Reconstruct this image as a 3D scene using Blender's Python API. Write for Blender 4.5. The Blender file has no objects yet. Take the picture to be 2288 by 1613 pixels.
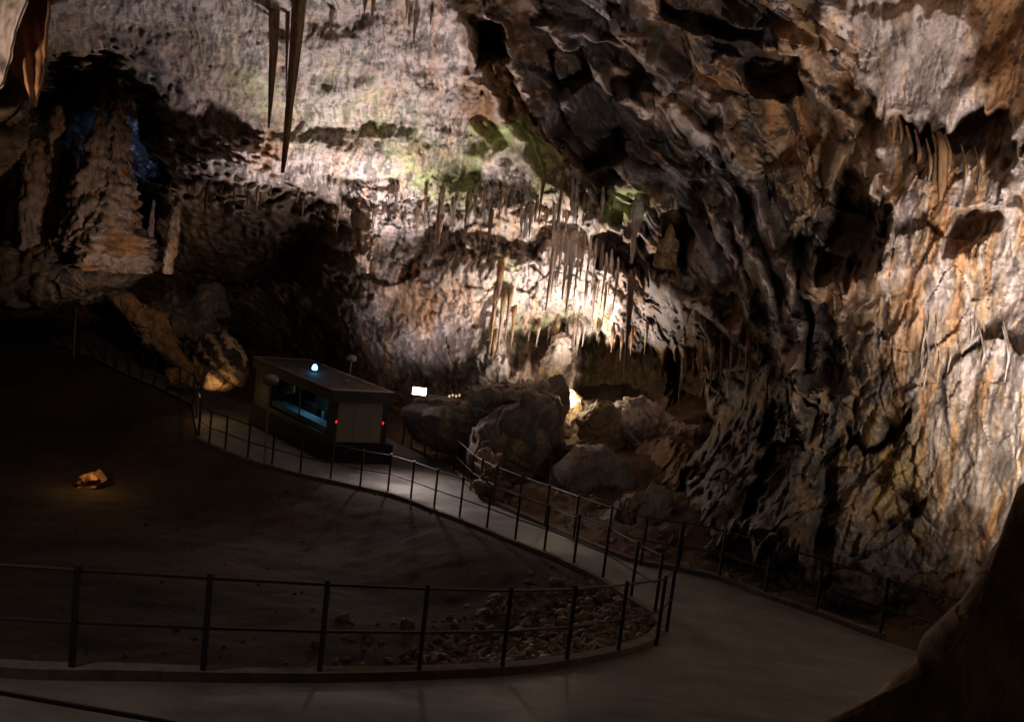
import bpy, bmesh, math, random
import numpy as np
from mathutils import Vector, Matrix

random.seed(7)
SC = bpy.context.scene
COL = SC.collection

# ------------------------------------------------------------------ camera
W0, H0 = 2288.0, 1613.0
FPX = 2346.0                      # focal length in photo pixels (about 52 degrees wide)
PITCH, ROLL = math.radians(8.0), math.radians(6.6)
fwd = np.array([0, math.cos(PITCH), -math.sin(PITCH)])
r0 = np.array([1.0, 0, 0]); u0 = np.cross(r0, fwd)
RT = math.cos(ROLL) * r0 + math.sin(ROLL) * u0
UP = -math.sin(ROLL) * r0 + math.cos(ROLL) * u0
cam_d = bpy.data.cameras.new('camera'); cam = bpy.data.objects.new('camera', cam_d); COL.objects.link(cam)
cam_d.sensor_width = 36.0; cam_d.lens = 36.0 * FPX / W0
cam_d.clip_start = 0.05; cam_d.clip_end = 500
m = Matrix.Identity(4)
for i in range(3):
    m[i][0], m[i][1], m[i][2] = RT[i], UP[i], -fwd[i]
cam.matrix_world = m
SC.camera = cam

# ------------------------------------------------------------------ world: an unlit cave, only a trace of stray light
wd = bpy.data.worlds.new('World'); SC.world = wd; wd.use_nodes = True
bg = wd.node_tree.nodes['Background']
bg.inputs[0].default_value = (1.0, 0.84, 0.74, 1); bg.inputs[1].default_value = 0.016
SC.view_settings.view_transform = 'Standard'; SC.view_settings.look = 'None'
SC.view_settings.exposure = 0; SC.view_settings.gamma = 1

def P(px, py, d):
    """a point of the place: seen at photo pixel (px,py), d metres ahead of the camera"""
    return fwd * d + RT * ((px - W0 / 2) / FPX * d) - UP * ((py - H0 / 2) / FPX * d)

def zp(x, y):
    """height of the sloping footpath"""
    z = np.interp(y, [0, 5, 8.8, 11.6, 14.5, 17, 20, 24.5, 28, 33, 60],
                  [-3.4, -4.0, -4.5, -5.25, -5.9, -6.25, -6.65, -7.3, -7.62, -7.75, -7.75])
    rise = 0.12 * np.clip(-(x + 9.5), 0, 9) * np.clip((y - 24) / 6, 0, 1)
    return z + rise

def G(px, py, dz=0.0, hi=70.0):
    """where the view through photo pixel (px,py) meets the footpath level raised by dz"""
    v = P(px, py, 1.0)
    a, b = 2.0, hi
    for _ in range(60):
        c = 0.5 * (a + b)
        q = v * c
        if q[2] > zp(q[0], q[1]) + dz: a = c
        else: b = c
    return v * a

# ------------------------------------------------------------------ lamps
def lamp(name, kind, loc, target, energy, color, radius=0.1, size=math.radians(120), blend=0.6, label=None):
    l = bpy.data.lights.new(name, kind); l.energy = energy; l.color = color
    if kind in ('POINT', 'SPOT'): l.shadow_soft_size = radius
    if kind == 'SPOT': l.spot_size = size; l.spot_blend = blend
    o = bpy.data.objects.new(name, l); COL.objects.link(o); o.location = loc
    if target is not None:
        o.rotation_euler = (Vector(target) - Vector(loc)).to_track_quat('-Z', 'Y').to_euler()
    return o
lamp('alcove_lamp_light', 'SPOT', P(1276, 905, 32.5), P(1225, 500, 32.5), 2400, (1.0, 0.88, 0.80), 0.3, math.radians(150), 1.0)
lamp('gap_lamp_light', 'POINT', P(1292, 868, 32.2), None, 90, (1.0, 0.84, 0.52), 0.06)
lamp('low_floodlight_light', 'SPOT', P(985, 893, 31.9), P(900, 560, 34), 1500, (1.0, 0.85, 0.85), 0.4, math.radians(115), 1.0)
lamp('floodlight_light', 'SPOT', P(926, 862, 30.9), P(965, 1075, 26.5), 480, (1.0, 0.82, 0.74), 0.25, math.radians(105), 1.0)
lamp('wall_floodlight_light', 'SPOT', P(1130, 885, 31.9), P(1165, 450, 31), 5200, (1.0, 0.89, 0.87), 0.5, math.radians(115), 1.0)
lamp('ceiling_floodlight_light', 'SPOT', P(900, 905, 31.8), P(780, 180, 27), 8800, (1.0, 0.89, 0.90), 0.9, math.radians(76), 1.0)
lamp('right_lamp_light', 'SPOT', P(2350, 1080, 13.6), P(2200, 640, 17.5), 1000, (1.0, 0.87, 0.72), 0.35, math.radians(130), .8)
lamp('right_floodlight_light', 'SPOT', P(2330, 1480, 11.0), P(2010, 60, 21), 4600, (1.0, 0.89, 0.87), 0.6, math.radians(64), 1.0)
lamp('left_path_fill_light', 'SPOT', P(330, 560, 29.5), P(190, 740, 39), 170, (1.0, 0.74, 0.56), 0.1, math.radians(80), 1.0)  # unseen fill light, added to brighten the left path
lamp('rock_lamp_light', 'POINT', P(470, 878, 33.6), None, 11, (1.0, 0.6, 0.25), 0.06)
lamp('cavern_lamp_light', 'SPOT', P(262, 380, 37.2), P(315, 245, 45), 260, (0.32, 0.52, 1.0), 0.15, math.radians(60), 1.0)
lamp('stalagmite_lamp_light', 'SPOT', P(360, 660, 29.0), P(190, 440, 35), 380, (1.0, 0.68, 0.48), 0.1, math.radians(70), 1.0)
lamp('drapery_lamp_light', 'POINT', P(-420, 250, 7.0), None, 130, (1.0, 0.82, 0.68), 0.08)

# ------------------------------------------------------------------ noise
rng = np.random.RandomState(11)
_perm = rng.permutation(256).astype(np.int32); _perm = np.concatenate([_perm, _perm, _perm])
_g = rng.normal(size=(256, 3)); _g = (_g / np.linalg.norm(_g, axis=1)[:, None]).astype(np.float32) * 1.5

def pn(p):
    p = p.astype(np.float32)
    i = np.floor(p); f = p - i
    i = i.astype(np.int32) & 255
    u = f * f * f * (f * (f * 6 - 15) + 10)
    res = 0
    for dx in (0, 1):
        a = _perm[i[:, 0] + dx]; wx = u[:, 0] if dx else 1 - u[:, 0]
        for dy in (0, 1):
            b = _perm[a + i[:, 1] + dy]; wy = u[:, 1] if dy else 1 - u[:, 1]
            for dz in (0, 1):
                g = _g[_perm[b + i[:, 2] + dz] & 255]; wz = u[:, 2] if dz else 1 - u[:, 2]
                dot = g[:, 0] * (f[:, 0] - dx) + g[:, 1] * (f[:, 1] - dy) + g[:, 2] * (f[:, 2] - dz)
                res = res + wx * wy * wz * dot
    return res

def fbm(p, o=4, gain=0.5, off=0.0):
    s = 0; a = 1.0; q = p + off
    for k in range(o):
        s = s + a * pn(q); a *= gain; q = q * 2.03 + 17.3
    return s

def ridge(p, o=4, gain=0.5, off=0.0):
    s = 0; a = 1.0; q = p + off; t = 0
    for k in range(o):
        s = s + a * (1 - np.abs(pn(q)) * 2.2); t += a; a *= gain; q = q * 2.07 + 9.1
    return s / t

def billow(p, o=4, gain=0.5, off=0.0):
    t = 0; a = 1.0; q = p + off; w = 0
    for k in range(o):
        t = t + a * np.minimum(np.abs(pn(q)) * 2.6, 1.2); w += a; a *= gain; q = q * 2.07 + 9.1
    return t / w
def cells(p, off=0.0):
    """F1, F2 distances and a per-cell random value"""
    p = (p + off).astype(np.float32); i = np.floor(p).astype(np.int32); f = p - i
    f1 = np.full(len(p), 9.0, np.float32); f2 = f1.copy(); idv = np.zeros(len(p), np.int32)
    for dx in (-1, 0, 1):
        a = _perm[(i[:, 0] + dx) & 255]
        for dy in (-1, 0, 1):
            b = _perm[a + ((i[:, 1] + dy) & 255)]
            for dz in (-1, 0, 1):
                h = _perm[b + ((i[:, 2] + dz) & 255)] & 255
                g = _g[h] * 0.33 + 0.5
                d = (g[:, 0] + dx - f[:, 0]) ** 2 + (g[:, 1] + dy - f[:, 1]) ** 2 + (g[:, 2] + dz - f[:, 2]) ** 2
                m1 = d < f1
                f2 = np.where(m1, f1, np.minimum(f2, d)); idv = np.where(m1, h, idv); f1 = np.where(m1, d, f1)
    return np.sqrt(f1), np.sqrt(f2), idv / 255.0

def facets(p, off=0.0):
    """broken rock: every cell is a tilted plane"""
    p = (p + off).astype(np.float32); i = np.floor(p).astype(np.int32); f = p - i
    f1 = np.full(len(p), 9.0, np.float32); idv = np.zeros(len(p), np.int32); vec = np.zeros_like(p)
    for dx in (-1, 0, 1):
        a = _perm[(i[:, 0] + dx) & 255]
        for dy in (-1, 0, 1):
            b = _perm[a + ((i[:, 1] + dy) & 255)]
            for dz in (-1, 0, 1):
                h = _perm[b + ((i[:, 2] + dz) & 255)] & 255
                v = f - (_g[h] * 0.33 + 0.5) - np.array([dx, dy, dz], np.float32)
                d = (v * v).sum(1); m1 = d < f1
                f1 = np.where(m1, d, f1); idv = np.where(m1, h, idv); vec = np.where(m1[:, None], v, vec)
    return (vec * _g[(idv * 7 + 3) & 255]).sum(1) + (idv / 255.0 - .5) * .6

def sst(a, b, x):
    t = np.clip((x - a) / (b - a), 0, 1); return t * t * (3 - 2 * t)

def sdpoly(x, y, poly):
    """signed distance to a polygon, negative inside"""
    poly = np.asarray(poly, float); n = len(poly)
    d = np.full(x.shape, 1e18); inside = np.zeros(x.shape, bool)
    for i in range(n):
        ax, ay = poly[i]; bx, by = poly[(i + 1) % n]
        ex, ey = bx - ax, by - ay; wx, wy = x - ax, y - ay
        t = np.clip((wx * ex + wy * ey) / (ex * ex + ey * ey + 1e-12), 0, 1)
        d = np.minimum(d, (wx - t * ex) ** 2 + (wy - t * ey) ** 2)
        c = ((ay > y) != (by > y)) & (x < (bx - ax) * (y - ay) / (by - ay + 1e-12) + ax)
        inside ^= c
    d = np.sqrt(d); return np.where(inside, -d, d)

# ------------------------------------------------------------------ materials
def principled(name, color, rough=0.8, metal=0.0, emit=None, es=0.0, noise=None):
    mt = bpy.data.materials.new(name); mt.use_nodes = True
    nt = mt.node_tree; b = nt.nodes['Principled BSDF']
    b.inputs['Base Color'].default_value = (*color, 1); b.inputs['Roughness'].default_value = rough
    b.inputs['Metallic'].default_value = metal
    if emit: b.inputs['Emission Color'].default_value = (*emit, 1); b.inputs['Emission Strength'].default_value = es
    if noise:
        sc, amt = noise
        tc = nt.nodes.new('ShaderNodeTexCoord'); n = nt.nodes.new('ShaderNodeTexNoise'); n.inputs['Scale'].default_value = sc
        n.inputs['Detail'].default_value = 8; n.inputs['Roughness'].default_value = 0.65
        r = nt.nodes.new('ShaderNodeValToRGB'); e = r.color_ramp.elements
        e[0].position = 0.3; e[1].position = 0.7
        e[0].color = (*[c * (1 - amt) for c in color], 1); e[1].color = (*[min(1, c * (1 + amt)) for c in color], 1)
        nt.links.new(tc.outputs['Object'], n.inputs['Vector']); nt.links.new(n.outputs['Fac'], r.inputs['Fac'])
        nt.links.new(r.outputs['Color'], b.inputs['Base Color'])
        bp = nt.nodes.new('ShaderNodeBump'); bp.inputs['Strength'].default_value = 0.4; bp.inputs['Distance'].default_value = 0.02
        nt.links.new(n.outputs['Fac'], bp.inputs['Height']); nt.links.new(bp.outputs['Normal'], b.inputs['Normal'])
    return mt

def rock_material(name, bump=0.06, rough=0.75, sc=7.0, zs=0.35):
    mt = bpy.data.materials.new(name); mt.use_nodes = True
    nt = mt.node_tree; b = nt.nodes['Principled BSDF']; b.inputs['Roughness'].default_value = rough
    at = nt.nodes.new('ShaderNodeAttribute'); at.attribute_name = 'rock'
    tc = nt.nodes.new('ShaderNodeTexCoord'); mp = nt.nodes.new('ShaderNodeMapping'); mp.inputs['Scale'].default_value = (1, 1, zs)
    nt.links.new(tc.outputs['Object'], mp.inputs['Vector'])
    n = nt.nodes.new('ShaderNodeTexNoise'); n.inputs['Scale'].default_value = sc; n.inputs['Detail'].default_value = 7; n.inputs['Roughness'].default_value = 0.7
    nt.links.new(mp.outputs['Vector'], n.inputs['Vector'])
    r = nt.nodes.new('ShaderNodeValToRGB'); e = r.color_ramp.elements
    e[0].position = 0.33; e[0].color = (0.38, 0.33, 0.3, 1); e[1].position = 0.55; e[1].color = (1.05, 1.02, 1.0, 1)
    nt.links.new(n.outputs['Fac'], r.inputs['Fac'])
    mx = nt.nodes.new('ShaderNodeMix'); mx.data_type = 'RGBA'; mx.blend_type = 'MULTIPLY'; mx.inputs['Factor'].default_value = 0.85
    nt.links.new(at.outputs['Color'], mx.inputs[6]); nt.links.new(r.outputs['Color'], mx.inputs[7])
    nt.links.new(mx.outputs[2], b.inputs['Base Color'])
    bp = nt.nodes.new('ShaderNodeBump'); bp.inputs['Strength'].default_value = 0.8; bp.inputs['Distance'].default_value = bump
    nt.links.new(n.outputs['Fac'], bp.inputs['Height']); nt.links.new(bp.outputs['Normal'], b.inputs['Normal'])
    return mt
M_ROCK = rock_material('cave_rock', .05, .75, 6.0, .9)
M_ROCKF = rock_material('cave_rock_fine', 0.03, 0.7, 14, 0.4)
M_METAL = principled('railing_steel', (0.022, 0.021, 0.021), 0.55, 0.3)
M_PATH = principled('path_concrete', (0.135, 0.13, 0.127), 0.85, noise=(1.6, 0.4))
nt = M_PATH.node_tree; _b = nt.nodes['Principled BSDF']
tc = nt.nodes.new('ShaderNodeTexCoord'); n_ = nt.nodes.new('ShaderNodeTexNoise'); n_.inputs['Scale'].default_value = .45; n_.inputs['Detail'].default_value = 6
r_ = nt.nodes.new('ShaderNodeValToRGB'); r_.color_ramp.elements[0].position = .42; r_.color_ramp.elements[0].color = (.62,) * 3 + (1,); r_.color_ramp.elements[1].position = .58; r_.color_ramp.elements[1].color = (.9,) * 3 + (1,)
nt.links.new(tc.outputs['Object'], n_.inputs['Vector']); nt.links.new(n_.outputs['Fac'], r_.inputs['Fac']); nt.links.new(r_.outputs['Color'], _b.inputs['Roughness'])
M_KERB = principled('kerb_concrete', (0.125, 0.105, 0.085), 0.9, noise=(6, 0.45))

# ------------------------------------------------------------------ object helpers
def props(o, label=None, cat=None, group=None, kind=None):
    if label: o['label'] = label
    if cat: o['category'] = cat
    if group: o['group'] = group
    if kind: o['kind'] = kind
    return o

def link(name, me, mat, parent=None):
    o = bpy.data.objects.new(name, me); COL.objects.link(o)
    if mat: me.materials.append(mat)
    if parent: o.parent = parent; o.matrix_parent_inverse = parent.matrix_world.inverted()
    return o

def empty(name, loc):
    o = bpy.data.objects.new(name, None); COL.objects.link(o); o.location = loc
    o.matrix_world = Matrix.Translation(Vector(loc)); return o

def mesh_np(name, verts, quads, color=None, smooth=True):
    me = bpy.data.meshes.new(name)
    n = len(verts); k = len(quads); w = quads.shape[1]
    me.vertices.add(n); me.vertices.foreach_set('co', np.asarray(verts, np.float32).ravel())
    me.loops.add(k * w); me.loops.foreach_set('vertex_index', quads.astype(np.int32).ravel())
    me.polygons.add(k); me.polygons.foreach_set('loop_start', (np.arange(k) * w).astype(np.int32))
    me.polygons.foreach_set('loop_total', np.full(k, w, np.int32))
    if smooth: me.polygons.foreach_set('use_smooth', np.ones(k, bool))
    me.update(calc_edges=True)
    if color is not None:
        at = me.color_attributes.new('rock', 'FLOAT_COLOR', 'POINT')
        c = np.ones((n, 4), np.float32); c[:, :3] = color; at.data.foreach_set('color', c.ravel())
    return me

def grid_quads(nu, nv, wrap_u=False):
    i = np.arange(nv - 1)[:, None]; nU = nu if wrap_u else nu - 1
    j = np.arange(nU)[None, :]; j2 = (j + 1) % nu
    a = i * nu + j; b = i * nu + j2; c = (i + 1) * nu + j2; d = (i + 1) * nu + j
    return np.stack([a, b, c, d], -1).reshape(-1, 4)

class MB:
    """collects simple solids and links them as one mesh object"""
    def __init__(s): s.v = []; s.f = []
    def add(s, v, f):
        o = len(s.v); s.v += [tuple(map(float, q)) for q in v]; s.f += [tuple(o + i for i in q) for q in f]
    def box(s, c, ax, ay, az):
        c, ax, ay, az = map(np.asarray, (c, ax, ay, az))
        v = [c + i * ax + j * ay + k * az for i in (-1, 1) for j in (-1, 1) for k in (-1, 1)]
        s.add(v, [(0, 1, 3, 2), (4, 6, 7, 5), (0, 4, 5, 1), (2, 3, 7, 6), (0, 2, 6, 4), (1, 5, 7, 3)])
    def tube(s, pts, r, n=8, caps=True):
        pts = [np.asarray(p, float) for p in pts]; rr = r if hasattr(r, '__len__') else [r] * len(pts)
        v = []; f = []
        for i, p in enumerate(pts):
            t = pts[min(i + 1, len(pts) - 1)] - pts[max(i - 1, 0)]; t /= np.linalg.norm(t) + 1e-9
            a = np.cross(t, [0, 0, 1.0]) if abs(t[2]) < 0.9 else np.cross(t, [1.0, 0, 0]); a /= np.linalg.norm(a); b = np.cross(t, a)
            for k in range(n):
                w = 2 * math.pi * k / n; v.append(p + rr[i] * (math.cos(w) * a + math.sin(w) * b))
        for i in range(len(pts) - 1):
            for k in range(n):
                f.append((i * n + k, i * n + (k + 1) % n, (i + 1) * n + (k + 1) % n, (i + 1) * n + k))
        if caps: f.append(tuple(range(n))[::-1]); f.append(tuple((len(pts) - 1) * n + k for k in range(n)))
        s.add(v, f)
    def build(s, name, mat, parent=None, smooth=False, bevel=0.0):
        me = bpy.data.meshes.new(name); me.from_pydata(s.v, [], s.f); me.update()
        if bevel:
            bm = bmesh.new(); bm.from_mesh(me)
            bmesh.ops.bevel(bm, geom=bm.edges[:], offset=bevel, segments=2, affect='EDGES', profile=0.6)
            bm.to_mesh(me); bm.free()
        if smooth: me.polygons.foreach_set('use_smooth', [True] * len(me.polygons))
        return link(name, me, mat, parent)

# ------------------------------------------------------------------ palette of the rock itself
WHITE = np.array([0.66, 0.56, 0.51]); PINK = np.array([0.52, 0.42, 0.38]); TAN = np.array([0.46, 0.33, 0.2])
OCHRE = np.array([0.38, 0.2, 0.08]); BROWN = np.array([0.17, 0.105, 0.062]); DARK = np.array([0.045, 0.038, 0.036])
GREY = np.array([0.17, 0.15, 0.145]); GREEN = np.array([0.3, 0.36, 0.1]); SOIL = np.array([0.085, 0.058, 0.04])

def mix(c, k, w):
    return c * (1 - w[:, None]) + k[None, :] * w[:, None]

# ------------------------------------------------------------------ the cave wall: one closed sheet round the hall
C0 = np.array([0.0, 2.0, 0.0])           # centre of the hall the wall is swept round
CTRL = [
 (-700,-700,13),(300,-700,13),(1200,-700,14),(2000,-700,13),(3000,-700,10),
 (-700,0,15),(0,0,19),(400,0,22),(800,0,23.5),(1200,0,25),(1600,0,24),(2000,0,21),(2288,0,19),(3000,0,11),
 (-700,350,26),(0,250,30),(200,100,26),(400,250,27.5),(700,250,27.5),(1000,250,29),(1300,250,28.5),(1600,250,26),(1900,250,22.5),(2288,250,18),(3000,250,11),
 (0,450,36),(300,420,33),(500,380,30.5),(700,400,31),(1000,430,31),(1300,450,31),(1600,500,27.5),(1850,500,23.5),(2100,500,19.5),(2288,500,17.5),(3000,500,11),
 (400,600,35),(600,600,36),(850,600,33.5),(1100,600,34),(1250,680,35.2),(1450,650,31),(1650,700,27),(1850,700,23),(2050,750,19.5),(2288,750,17),
 (-700,700,38),(0,600,41),(200,700,42),(600,780,40),(850,800,37),(1000,800,35),(1150,850,34.9),(1300,820,35.2),(1450,850,33.4),(1600,850,28.3),(1750,950,24.5),(1900,1000,21.5),(2100,1000,18.8),(2288,1000,17),
 (600,900,41),(900,920,37),(1100,980,35.5),(1300,1000,34),(1450,1080,29),(1600,1150,25),(1800,1200,21.5),(2000,1250,18.9),(2200,1250,17.2),(3000,1000,11),
 (-700,900,44),(200,820,46),(600,1000,41),(1000,1100,36),(1200,1150,34),(1400,1200,28),(1600,1300,23.6),(1800,1400,20.3),(2000,1480,18.2),(2300,1500,16),(3000,1500,11),
 (200,1400,44),(1000,1500,34),(1600,1700,22),(-700,1500,44)]
def azel(p):
    q = p - C0; r = np.sqrt((q ** 2).sum(-1))
    return np.degrees(np.arctan2(q[..., 0], q[..., 1])), np.degrees(np.arcsin(q[..., 2] / r)), r
cp = np.array([P(*c) for c in CTRL]); ca, ce, cr = azel(cp)
def rbf_fit(a, e, r):
    n = len(a); D = np.hypot(a[:, None] - a[None], e[:, None] - e[None])
    A = np.zeros((n + 3, n + 3)); A[:n, :n] = D - np.eye(n) * 1.5
    A[:n, n] = 1; A[:n, n + 1] = a; A[:n, n + 2] = e; A[n:, :n] = A[:n, n:].T
    return np.linalg.solve(A, np.concatenate([r, [0, 0, 0]]))
rw = rbf_fit(ca, ce, cr)
def rbf_eval(a, e):
    s = rw[-3] + rw[-2] * a + rw[-1] * e
    for i in range(len(ca)): s = s + rw[i] * np.hypot(a - ca[i], e - ce[i])
    return s
def wall_r(a, e): return np.clip(rbf_eval(a, e), 6, 60)

def to_dir(px, py):
    """photo pixel -> azimuth/elevation on the smooth wall, seen from the hall's centre"""
    v = P(px, py, 1.0)
    d = 25.0
    for _ in range(40):
        a, e, r = azel((v * d)[None]); R = wall_r(a, e)[0]
        d *= 1 + 0.6 * (R / r[0] - 1)
    return a[0], e[0]
def pd(poly): return [to_dir(*q) for q in poly]

# sampling: dense where the hall is open to view, coarse behind
def axis(lo, a, b, hi, nd, nc):
    return np.concatenate([np.linspace(lo, a, nc, endpoint=False), np.linspace(a, b, nd, endpoint=False), np.linspace(b, hi, nc)])
AZ = axis(-78, -33, 41, 88, 1050, 60); EL = axis(-40, -27, 23, 70, 780, 50)
AA, EE = np.meshgrid(AZ, EL); AA = AA.ravel(); EE = EE.ravel()
RR = wall_r(AA, EE)
def dirs(a, e):
    a, e = np.radians(a), np.radians(e)
    return np.stack([np.sin(a) * np.cos(e), np.cos(a) * np.cos(e), np.sin(e)], -1)
DV = dirs(AA, EE)
Q = C0 + DV * RR[:, None]                # smooth wall
# warped directions so that every outline is ragged
wv = Q * 0.9
WA = AA + 0.55 * fbm(wv, 3, 0.6, 3.1) + 0.16 * pn(Q * np.array([5, 5, 1.2]))
WE = EE + 0.55 * fbm(wv, 3, 0.6, 7.7) + 0.55 * pn(Q * np.array([4.2, 4.2, .5]) + 5)
WA2 = AA + 0.30 * fbm(wv, 3, 0.5, 3.1); WE2 = EE + 0.30 * fbm(wv, 3, 0.5, 7.7)      # gentler outline for broken rock
def reg(poly, soft=0.5, teeth=True):
    return 1 - sst(-soft, soft, sdpoly(WA if teeth else WA2, WE if teeth else WE2, pd(poly)))

RECESS = [
 ([(330,425),(400,445),(470,425),(560,455),(650,445),(715,470),(740,520),(700,620),(500,640),(330,560)], 2.4, .7),
 ([(300,470),(450,480),(600,500),(690,540),(720,640),(700,760),(760,880),(760,950),(500,950),(280,700)], 4.5, 3.2),
 ([(40,600),(90,230),(150,140),(190,160),(225,130),(300,165),(345,235),(352,330),(375,430),(335,540),(200,620)], 11.0, .5),
 ([(925,600),(960,520),(1000,500),(1060,490),(1130,505),(1220,480),(1235,540),(1180,570),(1000,565)], 1.0, .6),
 ([(1125,745),(1200,738),(1245,760),(1240,815),(1130,830)], 1.6, .3),
 ([(1300,755),(1400,775),(1480,805),(1545,790),(1562,860),(1588,950),(1545,1010),(1400,930),(1290,890)], 4.2, .35),
 ([(1335,505),(1400,540),(1445,540),(1490,600),(1410,625),(1345,590)], 2.6, .3),
 ([(1490,480),(1525,470),(1548,520),(1525,600),(1492,560)], 2.2, .25),
 ([(1035,40),(1110,50),(1135,120),(1060,135)], 2.8, .3),
 ([(1185,95),(1300,110),(1330,180),(1260,200),(1180,140)], 2.0, .3),
 ([(1330,90),(1420,110),(1450,190),(1380,210)], 1.8, .3),
 ([(1240,300),(1380,290),(1400,350),(1300,370)], 1.8, .3),
 ([(1650,150),(1700,105),(1780,120),(1792,200),(1740,235),(1680,200)], 3.2, .25),
 ([(1790,490),(1870,450),(1950,470),(1955,580),(1900,610),(1810,590)], 2.4, .7),
 ([(1470,10),(1560,25),(1700,72),(1695,92),(1600,80),(1500,60)], 2.6, .2),
 ([(2010,262),(2060,300),(2110,290),(2180,235),(2240,240),(2262,350),(2150,350),(2050,335)], 1.6, .25),
 ([(2130,490),(2200,460),(2235,500),(2175,580),(2130,570)], 1.2, .25),
 ([(1962,400),(1990,470),(1985,590),(1962,560)], 1.0, .2),
 ([(1787,600),(1797,600),(1818,820),(1806,820)], 1.0, .12),
 ([(1880,960),(1960,985),(2010,930),(2020,945),(1965,1010),(1880,985)], 0.9, .15),
 ([(1940,1150),(2020,1115),(2055,1110),(2050,1140),(1960,1180)], 0.8, .2),
 ([(1520,1050),(1545,1060),(1535,1200),(1510,1180)], 1.2, .25),
 ([(1690,1060),(1730,900),(1745,900),(1720,1080),(1690,1180),(1660,1190)], 1.2, .2),
 ([(1450,230),(1560,330),(1640,470),(1600,480),(1520,380),(1440,290)], 1.3, .4),
 ([(1560,310),(1600,330),(1690,480),(1670,500),(1600,420)], 1.2, .3),
]
BULGE = [
 ([(885,600),(1000,560),(1085,600),(1100,760),(1200,850),(1000,900),(955,800),(870,770)], -0.8, 2.0),
 ([(350,320),(560,330),(620,420),(450,425),(360,400)], -1.6, 1.0),
 ([(1670,880),(1790,800),(1830,1000),(1810,1240),(1570,1240),(1540,1120),(1570,1010),(1650,940)], -2.2, 1.0),
 ([(1690,1180),(1900,1120),(2000,1200),(1980,1400),(1700,1330)], -0.9, 1.0),
 ([(1325,500),(1240,420),(1060,100),(1110,110),(1280,400),(1345,480)], -0.9, .5),
 ([(1500,250),(1540,280),(1730,640),(1700,660),(1600,520)], -1.2, .4),
 ([(1400,60),(1450,100),(1660,360),(1620,380),(1500,240)], -1.0, .4),
 ([(1840,120),(1960,250),(2120,290),(2190,230),(2170,0),(1830,0)], -0.8, .6),
 ([(1950,320),(2240,360),(2260,480),(2160,500),(2110,640),(1980,600)], -0.5, .6),
 ([(1060,310),(1160,300),(1330,480),(1250,500),(1060,480)], -0.8, 1.0),
]
RIBS = [ # raised ribs of rock running down the folded zone: points, half width (deg), height, colour weight
 ([(1035,60),(1110,250),(1200,400),(1335,500)], .45, 1.1, .6),
 ([(1110,40),(1190,230),(1260,340),(1345,490)], .35, .9, .5),
 ([(1400,40),(1500,160),(1600,240),(1640,330),(1760,600),(1790,900)], .6, 1.5, .5),
 ([(1500,220),(1580,330),(1660,500),(1720,640),(1745,760)], .4, 1.3, .9),
 ([(1640,60),(1790,110),(1880,240),(1960,420),(1990,620)], .7, 1.4, .2),
 ([(1250,80),(1380,200),(1480,280),(1600,470),(1680,700)], .35, 1.0, .4),
 ([(1880,330),(1840,480),(1810,700),(1830,900)], .5, .8, .1),
 ([(1345,500),(1430,560),(1480,640),(1600,700),(1700,800)], .35, .8, .6),
 ([(1200,60),(1330,60),(1420,130)], .35, .8, .5)]
def pline(poly):
    pts = pd(poly); d = np.full(len(AA), 1e9)
    for (ax, ay), (bx, by) in zip(pts[:-1], pts[1:]):
        ex, ey = bx - ax, by - ay; t = np.clip(((WA2 - ax) * ex + (WE2 - ay) * ey) / (ex * ex + ey * ey), 0, 1)
        d = np.minimum(d, np.hypot(WA2 - ax - t * ex, WE2 - ay - t * ey))
    return d
disp = np.zeros(len(AA)); ribw = np.zeros(len(AA))
for poly, wd_, hh, cw in RIBS:
    k_ = 1 - sst(wd_ * .15, wd_ * 1.6, pline(poly)); disp -= hh * 1.15 * k_; ribw = np.maximum(ribw, cw * (1 - sst(wd_ * .3, wd_ * .9, pline(poly))))
RECESS.append(([(1495,810),(1545,800),(1578,900),(1592,950),(1560,995),(1510,965),(1488,880)], 2.5, .25))
for poly, dd, so in RECESS:
    mx_, my_ = np.mean(poly, 0); my_ += 300 * (mx_ > 1850); disp += dd * reg(poly, so, not (1030 < mx_ < 2000 and my_ < 720) or (mx_ < 1480 and my_ > 500))
for poly, dd, so in BULGE: disp += dd * reg(poly, so)

# kinds of rock by place
strata = reg([(1020,-60),(1850,-60),(1960,240),(1980,620),(1800,1000),(1640,900),(1400,780),(1375,490),(1270,360),(1150,230),(1060,180)], .8)
lowr = reg([(1500,1030),(1800,800),(1990,700),(2070,1150),(2100,1300),(2060,1600),(1450,1500)], 1.2)
flow = reg([(1950,280),(2500,300),(2500,1500),(2080,1300),(2040,900),(1970,700)], .8)
ceil = reg([(-800,-800),(1900,-800),(1400,-60),(1030,40),(1060,300),(1330,480),(1330,780),(1000,560),(820,560),(780,460),(350,420),(340,200),(150,80),(-800,300)], 1.2)
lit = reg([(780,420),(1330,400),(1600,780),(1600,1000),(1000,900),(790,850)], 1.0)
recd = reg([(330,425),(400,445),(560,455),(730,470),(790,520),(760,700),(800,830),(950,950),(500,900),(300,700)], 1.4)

big = fbm(Q * 0.28, 3, .5, 1.3)
disp += 0.8 * big
RA = 25.0 * np.stack([np.radians(AA), np.radians(EE), 0.02 * RR], -1)   # runs down the slope of the wall, as dripping water does
RA = RA + .12 * np.stack([pn(Q * .9 + 3), pn(Q * .9 + 13), 0 * RR], -1)
soft = np.clip(ceil + flow * .8 + lit * .7, 0, 1) * (1 - strata)
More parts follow.
